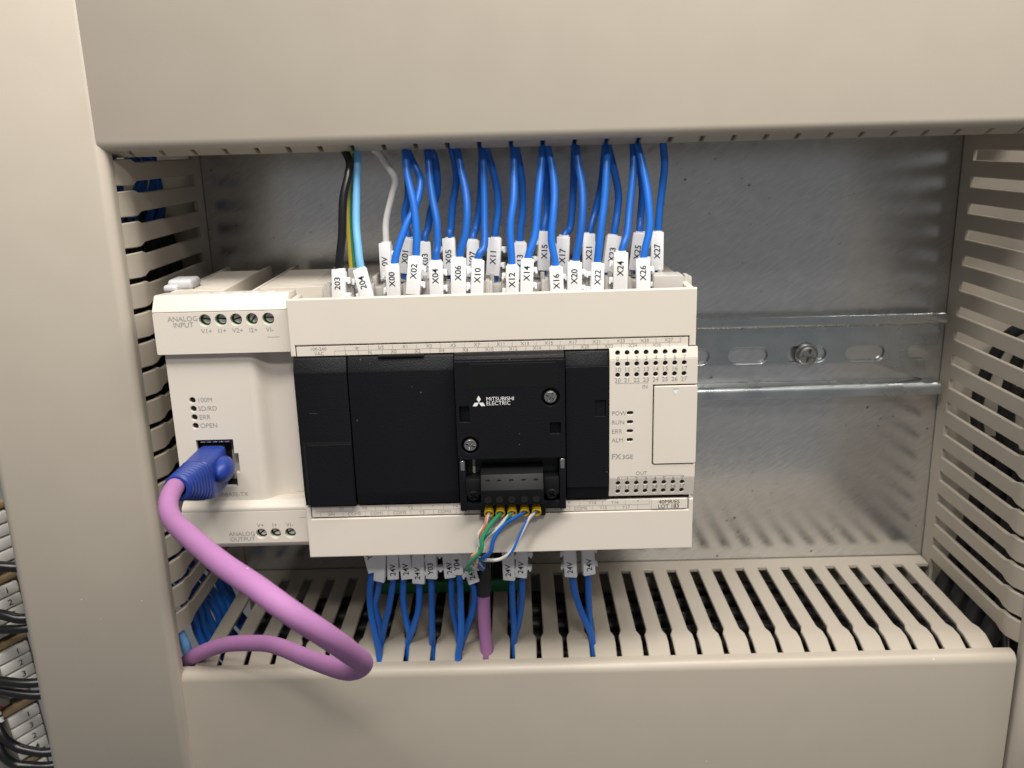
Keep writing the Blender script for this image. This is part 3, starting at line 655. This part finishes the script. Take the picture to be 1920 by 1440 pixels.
BOTTOM_WIRES = [
    ('Y', [(61.8, -74.0, -12.8), (62.1, -73.6, -14.7), (60.4, -73.3, -24.5), (60.3, -72.9, -33.4), (61.5, -72.6, -45.3), (62.0, -72.2, -51.5)], (62.0, -74.0, -11.4, 4.3, 6.1, -12.0)),
    ('blank', [(65.1, -74.0, -17.4), (63.8, -70.3, -21.3), (62.3, -67.3, -27.8), (60.6, -65.4, -34.7), (62.1, -64.6, -44.1), (61.9, -64.4, -51.5)], (65.7, -74.0, -13.2, 4.1, 10.7, 6.0)),
    ('24V', [(69.9, -74.0, -16.7), (69.2, -70.9, -20.0), (66.4, -68.2, -33.2), (63.9, -66.1, -42.1), (61.8, -64.4, -51.5)], (70.0, -74.0, -13.2, 4.0, 10.4, 0.0)),
    ('24V', [(73.8, -74.0, -16.0), (73.1, -71.0, -19.1), (71.9, -68.4, -30.3), (72.4, -66.6, -40.8), (73.1, -65.5, -46.3), (72.3, -64.8, -51.5)], (74.7, -74.0, -12.8, 4.1, 9.2, 0.0)),
    ('24V', [(79.3, -74.0, -17.0), (78.9, -71.7, -19.8), (77.8, -69.4, -32.9), (75.0, -67.1, -43.0), (72.1, -64.8, -51.5)], (79.5, -74.0, -13.5, 4.6, 10.3, 1.0)),
    ('Y03', [(83.8, -74.0, -15.7), (83.5, -72.0, -18.4), (82.8, -70.1, -32.6), (82.2, -68.2, -44.9), (81.8, -66.2, -51.5)], (84.3, -74.0, -12.9, 4.1, 8.9, 1.0)),
    ('24V', [(90.9, -74.0, -15.3), (90.7, -70.5, -18.6), (90.4, -67.8, -34.1), (91.6, -66.4, -43.8), (92.2, -65.7, -51.5)], (90.4, -74.0, -12.4, 3.9, 8.8, 1.0)),
    ('Y04', [(94.0, -74.0, -14.8), (94.2, -74.8, -16.1), (94.2, -75.2, -30.1), (93.8, -75.0, -41.7), (92.2, -74.4, -51.5)], (93.8, -74.0, -12.3, 4.0, 8.4, 1.0)),
    ('24V', [(97.7, -74.0, -18.3), (98.1, -73.1, -20.2), (99.3, -72.2, -26.1), (98.2, -71.4, -34.1), (95.5, -70.5, -42.7), (92.9, -69.6, -51.5)], (97.9, -74.0, -14.0, 4.2, 11.7, -14.0)),
    ('24V', [(113.1, -74.0, -17.3), (113.3, -71.4, -20.3), (113.4, -69.3, -33.9), (113.7, -67.7, -46.0), (113.4, -66.6, -51.5)], (112.6, -74.0, -13.5, 4.4, 11.0, 1.0)),
    ('24V', [(117.2, -74.0, -16.5), (117.2, -71.7, -19.0), (116.9, -69.3, -31.0), (115.2, -66.9, -42.9), (113.4, -64.6, -51.5)], (117.4, -74.0, -13.0, 4.3, 9.6, 1.0)),
    ('24V', [(135.4, -74.0, -15.9), (135.7, -72.2, -18.5), (136.9, -70.6, -27.9), (139.6, -69.4, -37.4), (142.9, -68.5, -46.3), (143.8, -67.9, -51.5)], (135.1, -74.0, -12.6, 4.6, 10.1, -2.0)),
    ('24V', [(141.4, -74.0, -16.0), (141.7, -71.5, -19.0), (142.2, -69.0, -31.9), (142.8, -66.4, -42.2), (144.0, -63.9, -51.5)], (141.3, -74.0, -12.7, 4.6, 10.0, -1.0)),
]
ETHERNET_PATH = [(12.5, -119.0, 37.6), (15.7, -134.0, 38.5), (21.9, -148.0, 39.2), (32.1, -164.0, 41.4), (46.4, -182.0, 42.0), (57.3, -192.0, 40.8), (65.1, -196.0, 37.0), (72.0, -192.0, 28.2), (74.9, -182.0, 17.6), (74.8, -167.0, 4.8), (66.5, -150.0, -7.9), (51.2, -127.0, -18.8), (33.3, -106.0, -25.9), (20.6, -94.0, -32.0), (7.8, -84.0, -38.5), (-6.1, -74.0, -48.1), (-14.8, -66.0, -56.8)]
PAIRS = {
  'orange' : [(106.8, -97.0, 18.4), (106.2, -99.0, 15.8), (105.3, -99.0, 13.1), (103.2, -99.0, 10.0), (102.7, -98.5, 7.0), (103.5, -98.0, 3.5), (100.5, -97.0, 0.6), (101.5, -94.0, -3.8), (100.5, -90.0, -7.2)] ,
  'green' : [(110.7, -97.0, 18.0), (110.4, -99.0, 17.1), (106.8, -99.5, 12.9), (104.3, -100.0, 8.7), (103.8, -100.0, 4.5), (100.5, -98.0, -0.3), (98.0, -92.0, -6.5)] ,
  'greenwhite' : [(114.7, -97.0, 18.2), (113.6, -99.0, 16.7), (111.6, -99.0, 14.3), (109.3, -98.5, 11.4), (105.6, -98.0, 8.1), (103.2, -98.0, 4.6), (102.1, -97.0, 1.3), (101.9, -95.0, -2.2), (100.9, -90.0, -7.2)] ,
  'blue' : [(118.9, -97.0, 18.1), (118.1, -99.0, 17.2), (112.3, -99.0, 13.6), (109.6, -99.0, 10.5), (107.9, -99.0, 7.4), (106.8, -98.5, 3.0), (103.6, -96.0, -0.7), (100.7, -91.0, -4.9)] ,
  'bluewhite' : [(122.7, -97.0, 18.0), (121.6, -99.0, 16.8), (119.7, -99.0, 14.4), (116.6, -99.0, 8.2), (113.6, -99.0, 3.0), (109.9, -97.0, -0.5), (105.2, -95.0, -1.7), (102.2, -93.0, -2.1)] ,
}

def marker(parent, spec, text, front, k, blank=False):
    """white snap-on wire marker: label face, sleeve behind, two claw tabs on one side"""
    x, y, z, w, h, tilt = spec
    w = max(4.2, min(w, 5.0)); h = max(h, 12.0) if front else max(h, 12.0)
    side = 1 if (k*7) % 5 < 3 else -1
    m = MB(); m.box(-w/2, w/2, -1.6, .2, -h/2, h/2, .3); m.box(-w/2+.5, w/2-.5, 0, 2.4, -h/2+.6, h/2-.7, .4)
    m.disc((0, .6, 0), 'z', 1.75, 1.75, h/2-1, h/2+.35, 14)
    for zz in (h*.22, -h*.2):
        m.box(min(side*w*.42, side*(w*.5+1.3)), max(side*w*.42, side*(w*.5+1.3)), -.6, 2.0, zz-.8, zz+.8, .3)
        m.box(min(side*(w*.5+.7), side*(w*.5+1.4)), max(side*(w*.5+.7), side*(w*.5+1.4)), -.7, 2.1, zz-1.3, zz-.2, .25)
    o = m.build('marker', 'marker_white', parent, 35, loc=(x, y-1.4, z+(spec[4]-h)/2+random.uniform(-.9, .9)), rot=(math.radians(random.uniform(-7, 4)), math.radians(tilt+random.uniform(-3, 3)), math.radians(random.uniform(-17, 17))))
    if text:
        t = MB(); size = 2.9 if len(text) > 2 else 2.9
        zc = {True: 1.5, False: 0}[front]
        t.text(text, size, lambda tx, ty: (-ty*1.0, -1.66, tx+zc), bold=.012)
        t.build('lettering', 'marker_ink', o, 0)
    return o

def wire(label, path, r, mat, cat='wire', group=None):
    o = thing('wire', label, cat, group)
    MB().tube(spline(path, 7), r, 14).build('insulation', mat, o, 60)
    return o

for k, (n, row, path, mk) in enumerate(TOP_WIRES):
    x, y, z = path[-1]
    p = [(path[0][0], path[0][1]+.5, path[0][2]+14)] + list(path)
    if mk: ex_, ez = mk[0]-math.sin(math.radians(mk[5]))*8, mk[2]-8
    else: ex_, ez = x+.3, z-10
    if mk: p[-1] = (mk[0]+math.sin(math.radians(mk[5]))*mk[4]/2+(x-mk[0])*.15, y-.6, z)
    p.append((ex_, y-.4, max(ez, 84)))
    mat = {'203': 'black_wire', '204': 'pale_blue_wire', '0V': 'white_wire', 'earth': 'yellow_wire'}.get(n, 'blue_wire')
    rad = {'earth': 1.2, '0V': 1.15, '203': 1.35, '204': 1.3}.get(n, 1.24)
    lab = {'203': 'black wire with white marker reading 203', '204': 'pale blue wire with white marker reading 204', '0V': 'white wire with white marker reading 0V',
           'earth': 'thin green and yellow earth wire between the black and pale blue wires'}.get(n, 'blue wire above the controller with white marker reading %s' % n)
    w = wire(lab, p, rad, mat, 'wire', 'wires from the upper duct to the controller')
    if n == 'earth':
        q = [(a+.45, b-.5, c) for a, b, c in p]; MB().tube(spline(q, 7), .72, 10).build('stripe', 'green_wire', w, 60)
        MB().box(x-1.4, x+1.6, y-2, y+1.5, z-8, z+.5, .5).build('ferrule_collar', 'ferrule_grey', w)
    if mk:
        marker(w, mk, n, row == 'f', k)
        MB().disc((ex_, y+.2, 0), 'z', 1.5, 1.7, max(ez-1, 84), max(ez+3.2, 87.5), 12).build('ferrule_collar', 'ferrule_grey', w)

BL = ['blue wire with tilted white marker showing only a Y, below the controller',
      'blue wire with blank edge-on white marker beside the one showing Y',
      'blue wire with 24V marker next to the blank marker below the controller',
      'blue wire with 24V marker, second of three before the Y03 wire',
      'blue wire with 24V marker touching the Y03 marker',
      'blue wire with white marker reading Y03 below the controller',
      'blue wire with 24V marker half behind the Y04 marker',
      'blue wire with white marker reading Y04 below the controller',
      'blue wire with slanted 24V marker under the twisted coloured strands',
      'blue wire with 24V marker just beyond the sheathed purple cable end',
      'blue wire with 24V marker paired beyond the one beside the purple cable end',
      'blue wire with 24V marker curving to the last occupied slot',
      'blue wire with 24V marker, farthest right below the controller']
for k, (n, path, mk) in enumerate(BOTTOM_WIRES):
    a = path[0]; b = path[-1]
    p = [(mk[0], -73.6, 4), (mk[0], -73.6, -6)] + list(path) + [(b[0]+.5, b[1]-1, b[2]-8), (b[0]+2, b[1]+6, b[2]-15)]
    w = wire(BL[k], p, 1.24, 'blue_wire', 'wire', 'wires from the controller to the lower duct')
    mk2 = (mk[0], -74.0, mk[2]+ (12.5-mk[4])/2 if mk[4] < 12.5 else mk[2], mk[3], 12.5, mk[5])
    t = {'blank': '', 'Y': 'Y00'}.get(n, n)
    mo = marker(w, mk2, None, False, k+1)
    if t:
        tm = MB(); zc = -2.2 if n != 'Y' else 1.5
        tm.text(t, 2.9, lambda tx, ty: (-ty, -1.66, tx+zc), bold=.012); tm.build('lettering', 'marker_ink', mo, 0)

# ------------------------------------------------------------------ network cable with blue boot, plugged into the module
nc = thing('network_cable', 'thick purple network cable with blue boot looping out of the module', 'cable')
pathE = [(13.2, -112, 35.8)] + ETHERNET_PATH + [(-24, -58, -66)]
MB().tube(spline(pathE, 10), 2.8, 20).build('sheath', 'purple_cable', nc, 60)
m = MB(); rings = []
def ring(c, w, h, e, n=28):
    out = []
    for k in range(n):
        a = 2*math.pi*k/n; ca, sa = math.cos(a), math.sin(a)
        out.append(Vector(c)+Vector((math.copysign(abs(ca)**(2/e), ca)*w/2, 0, math.copysign(abs(sa)**(2/e), sa)*h/2)))
    return out
secs = [((13.6, -88, 33), 9.0, 13, 7), ((13.5, -89, 32.5), 9.8, 13.6, 7), ((13.5, -98, 32.5), 9.8, 13.8, 7), ((13.5, -99.5, 32.6), 9.8, 13.8, 6), ((13.6, -103, 33.0), 9.7, 13.6, 5), ((13.7, -105.5, 33.8), 9.6, 13.4, 4)]
for k in range(7):
    t = k/6; y = -106.2-2.05*k; c0 = (13.7-.3*t, y, 34.0+3.0*t); d = 9.6-1.2*t; e = 3.6-1.4*t; hh = 13.0-4.4*t
    secs += [(c0, d-.9, hh-.9, e), ((c0[0], y-.25, c0[2]), d, hh, e), ((c0[0], y-1.1, c0[2]+.1), d, hh, e), ((c0[0], y-1.4, c0[2]+.15), d-.9, hh-.9, e)]
secs += [((13.35, -120.4, 37.1), 8.4, 8.6, 2.1), ((13.35, -120.9, 37.2), 7.6, 7.8, 2), ((13.35, -120.9, 37.2), 5.4, 5.4, 2), ((13.35, -116, 36.6), 5.2, 5.2, 2)]
m.loft([ring(*s_) for s_ in secs]); bo = m.build('boot', 'boot_blue', nc, 40)
m = MB(); R_ = []
for k in range(9):
    a = math.pi*k/8; R_.append([Vector((19.6+3.3*math.cos(b)*math.sin(a)*1.0, -96.5-6.0*math.cos(a), 34.2+4.3*math.sin(b)*math.sin(a)+.001)) for b in (2*math.pi*i/18 for i in range(18))])
m.loft(R_); m.build('latch_guard', 'boot_blue', bo, 60)
MB().box(9.6, 17.4, -88.2, -75, 27.0, 39.2, .4).build('plug', 'black_gloss', nc)

# ------------------------------------------------------------------ signal cable with five strands in the plug
sg = thing('signal_cable', 'purple signal cable with black sleeve and five twisted coloured strands in the plug', 'cable')
MB().tube(spline([(102.8, -74, -4), (102.9, -72, -12), (102.6, -71.6, -27)], 6), 2.9, 16).build('sleeve', 'dark_cable', sg, 60)
MB().tube(spline([(102.7, -71.6, -24), (102.5, -71.4, -32), (102.6, -71, -42), (103.0, -70.5, -50), (103.1, -70, -58), (104, -66, -70)], 6), 2.45, 16).build('sheath', 'purple_cable', sg, 60)
cols = {'orange': ('white_wire', 'orange_wire'), 'green': ('green_wire', None), 'greenwhite': ('white_wire', 'green_wire'), 'blue': ('blue_wire', None), 'bluewhite': ('white_wire', 'blue_wire')}
for i, (k, path) in enumerate(PAIRS.items()):
    x = FX[i]
    p = [(x, -96.6, 19.5), (x, -98.4, 17.6)] + path[1:] + [(101.5+.5*i, -84, -9-.4*i), (102.2+.3*i, -76, -8)]
    rr = .72 if cols[k][1] is None else .62
    s_ = MB().tube(spline(p, 7), rr, 10).build('strand', cols[k][0], sg, 60)
    if cols[k][1]:
        P = spline(p, 7); q = []
        for j, v in enumerate(P):
            a = j*.22+i; q.append(v+Vector((math.cos(a)*.34, -.25+.2*math.sin(a), .1)))
        MB().tube(q, .44, 8).build('stripe', cols[k][1], s_, 60)
    f = MB(); f.lathe((0, 0, 0), [(1.5, -4), (1.5, .2), (1.62, 2.0), (1.62, 2.4), (1.2, 2.4), (1.1, 1.2)], 18)
    f.build('ferrule_collar', 'yellow_ferrule', sg, 40, loc=(x, -97.4, 18.2), rot=(math.radians(24), 0, 0))

# ------------------------------------------------------------------ small connector lying on the lower duct behind the wires
gc = thing('pluggable_connector', 'dark green connector lying on the lower duct behind the blue wires', 'connector')
MB().box(56, 118.5, -26, -10, -50.7, -45.5, .5).build('base', 'connector_green', gc)
m = MB()
for k in range(9): m.box(57.5+6.8*k, 63.2+6.8*k, -24.5, -11, -45.6, -37, .5)
m.build('socket_row', 'black_matt', gc)

# ------------------------------------------------------------------ wires and cables inside the ducts
dn = ['first', 'second', 'third', 'fourth', 'fifth', 'sixth', 'seventh', 'eighth', 'ninth', 'tenth', 'eleventh', 'twelfth']
def loose(label, path, r, mat, cat='wire', group=None):
    return tag(MB().tube(spline(path, 6), r, 10).build('duct_wire' if cat == 'wire' else 'duct_cable', mat, None, 60), label, cat, group)
pos = ['nearest the panel', 'second from the panel', 'third from the panel', 'fourth from the panel', 'fifth from the panel', 'sixth from the panel']
for k in range(6):
    y = -17-7.5*k; dx = random.uniform(-4, 4)
    loose('blue wire behind the upper slots of the left duct, %s' % pos[k], [(-22+dx, y, 185), (-25+dx, y-2, 150), (-19-dx, y+2, 128), (-23+dx, y-3, 112), (-34+dx, y-5, 95), (-42+dx, y-2, 60)], 1.5, 'blue_wire', 'wire', 'blue wires in the left duct')
for k in range(7):
    y = -16-6.3*k; dx = random.uniform(-2, 2)
    loose('blue wire passing through the lower corner gap, %s from the panel' % dn[k], [(-40+dx, y+2, 0), (-30+dx, y, -20), (-17+dx, y-1, -40), (-12-dx*.4, y-1, -52), (-6+dx, y-3, -66), (14, y-4, -80)], 1.7, 'blue_wire', 'wire', 'blue wires in the lower left corner')
for k in range(8):  # filler cables added to darken the slots, hiding the lit duct floor
    y = -12-7.6*k
    loose('added dark filler cable blackening the middle slots of the left duct, %s from the panel' % dn[k], [(-30, y, 120), (-22-2*(k % 2), y+1, 96), (-21-3*(k % 2), y, 60), (-23, y+1, 20), (-24, y-1, -8), (-32, y, -30)], 3.9, 'dark_cable', 'cable', 'added dark filler cables in the left duct')
loose('pale blue printed wire in the lower left corner beside the purple cable', [(-22, -66, -12), (-15, -72, -34), (-12.2, -71, -44), (-11.8, -67, -54), (-4, -60, -70)], 2.0, 'pale_blue_wire')
for k in range(7):
    y = -14-8.5*k; x0 = 312+3.5*(k % 4)
    loose('black cable behind the slots of the right duct, %s from the panel' % dn[k], [(x0+6, y+1, -95), (x0+3*math.sin(k), y, -50), (x0+2, y-3, -10), (x0-1+4*math.sin(2*k), y+2, 25), (x0+3, y-4, 45+6*math.cos(k)), (x0+9+k, y-9-2*k, 60+3*k), (x0+22, y-16, 72+6*k), (x0+36, y-20, 74+8*k)], 2.6, 'dark_cable', 'cable', 'black cables in the right duct')
for k in range(11):  # dark cables, with extra ones packed in to keep the slots black
    y = -11-5.6*k; z = -62-5*(k % 2)
    loose('dark cable lying inside the lower duct, %s from the panel' % dn[k], [(-2, y, z-3), (45, y-1, z), (90, y+2, z+1), (150, y-2, z-1), (210, y+2, z+1), (260, y-1, z), (296, y+2, z-2)], 3.2, 'dark_cable', 'cable', 'dark cables in the lower duct, extra ones added to blacken the slots')
for k in range(4):  # extra cables added to darken the gap where light gets in
    loose('added black filler cable darkening the lower right corner between the ducts, %s from the panel' % dn[k], [(318, -16-13*k, 10), (312, -17-13*k, -30), (303, -18-13*k, -56), (292, -20-13*k, -72), (260, -22-13*k, -84)], 4.2, 'dark_cable', 'cable', 'added black filler cables in the lower right corner')
loose('purple cable showing in the end slot of the lower duct', [(268, -66, -68), (279, -70, -60), (286, -71.5, -57.5), (293, -72, -57), (299, -70, -62)], 2.2, 'purple_cable', 'cable')

# ------------------------------------------------------------------ terminal blocks beyond the left duct
def terminal_block(label, x, z, tiles, y=-50, ang=54, n0=0):
    t = thing('terminal_block', label, 'terminal block', 'terminal blocks beyond the left duct')
    h = 5.35; H = h*len(tiles)
    m = MB(); m.box(-14, 7.5, 1.6, 14, -H+1, 5.5, .6); m.box(-14, -6.5, -1, 2, -H+1, 3, .5); m.build('block_body', 'block_grey', t)
    MB().box(-12, 6.5, -.6, 8, 3.6, 6.2, .5).build('end_stop', 'wood_tan', t)
    for k, s_ in enumerate(tiles):
        zz = -h*k
        b = MB().box(-6.6, 5.8, -1.2, 2.2, zz-2.3, zz+2.3, .55).build('marker_tile', 'tile_white', t)
        if s_: MB().text(s_, 3.6, lambda tx, ty: (tx+1.2, -1.27, ty+zz), bold=.01).build('lettering', 'marker_ink', b, 0)
    t.location = Vector((x, y, z))*S; t.rotation_euler = (0, math.radians(-4), math.radians(ang))
    return t
terminal_block('terminal block with blank white tiles, topmost beyond the left duct cover', -90.0, -2.0, ['', '', '', ''])
terminal_block('terminal block with white tiles 1 2 3, second from the top beyond the left duct', -91.0, -32.6, ['1', '2', '3', ''])
terminal_block('terminal block with white tiles 1 2 3 4 between two pairs of black cables', -91.4, -60.0, ['1', '2', '3', '4'])
terminal_block('terminal block with white tiles 1 3 2 4 in the lower left corner', -92.0, -89.6, ['1', '3', '2', '4'])
terminal_block('terminal block only partly in view at the bottom left edge', -92.5, -116, ['1', '2'])
BG = 'black cables between the terminal blocks'
def tbc(label, p, r=1.9): return loose(label, p, r, 'black_wire', 'cable', BG)
tbc('black cable above the second terminal block', [(-104, -60, -13.5), (-92, -61, -14.8), (-82.5, -62, -15.7), (-72, -58, -18), (-64, -50, -18)], 2.1)
tbc('black cable across the second terminal block, upper of two', [(-104, -60, -35), (-86.1, -62, -36.1), (-77, -62, -38.2), (-64, -56, -38)], 2.0)
tbc('black printed cable across the second terminal block, lower of two', [(-104, -60, -43.6), (-87, -62, -42.6), (-76.7, -62, -42.4), (-64, -56, -42)], 1.8)
tbc('black cable crossing tile 3 of the third terminal block', [(-108, -60, -63), (-91.1, -63, -64.6), (-77.3, -63, -66.1), (-62, -56, -67)], 1.9)
tbc('black cable over tile 4, just below the one crossing tile 3', [(-108, -60, -68), (-92, -62, -69.9), (-77, -62, -72.2), (-62, -56, -73)], 1.9)
tbc('black cable with white collar curving under the lowest tiles, upper', [(-99, -58, -80), (-94.3, -63, -88.8), (-89.9, -63, -94.7), (-83.8, -63, -97.3), (-76.4, -62, -98.8), (-62, -56, -99)], 1.9)
tbc('black cable with white print curving along the bottom left edge', [(-99, -58, -87), (-95.5, -64, -95.8), (-91.2, -64, -102.2), (-85, -63, -104.4), (-76.8, -62, -105.4), (-62, -56, -106)], 2.0)
cl = thing('cable_collar', 'white collar and red cap on the black cables at the lower left', 'collar')
MB().disc((0, 0, 0), 'z', 2.5, 2.5, -.6, 1.4, 16).build('white_ring', 'clip_white', cl)
MB().disc((0, 0, 0), 'z', 2.5, 2.5, 2.4, 4.0, 16).build('white_ring', 'clip_white', cl)
MB().disc((0.6, 0.6, 0), 'z', 2.9, 2.2, 4.4, 8.5, 16).build('red_cap', 'red_plastic', cl)
cl.location = Vector((-96.6, -60.5, -85.5))*S; cl.rotation_euler = (math.radians(-20), math.radians(-25), 0)
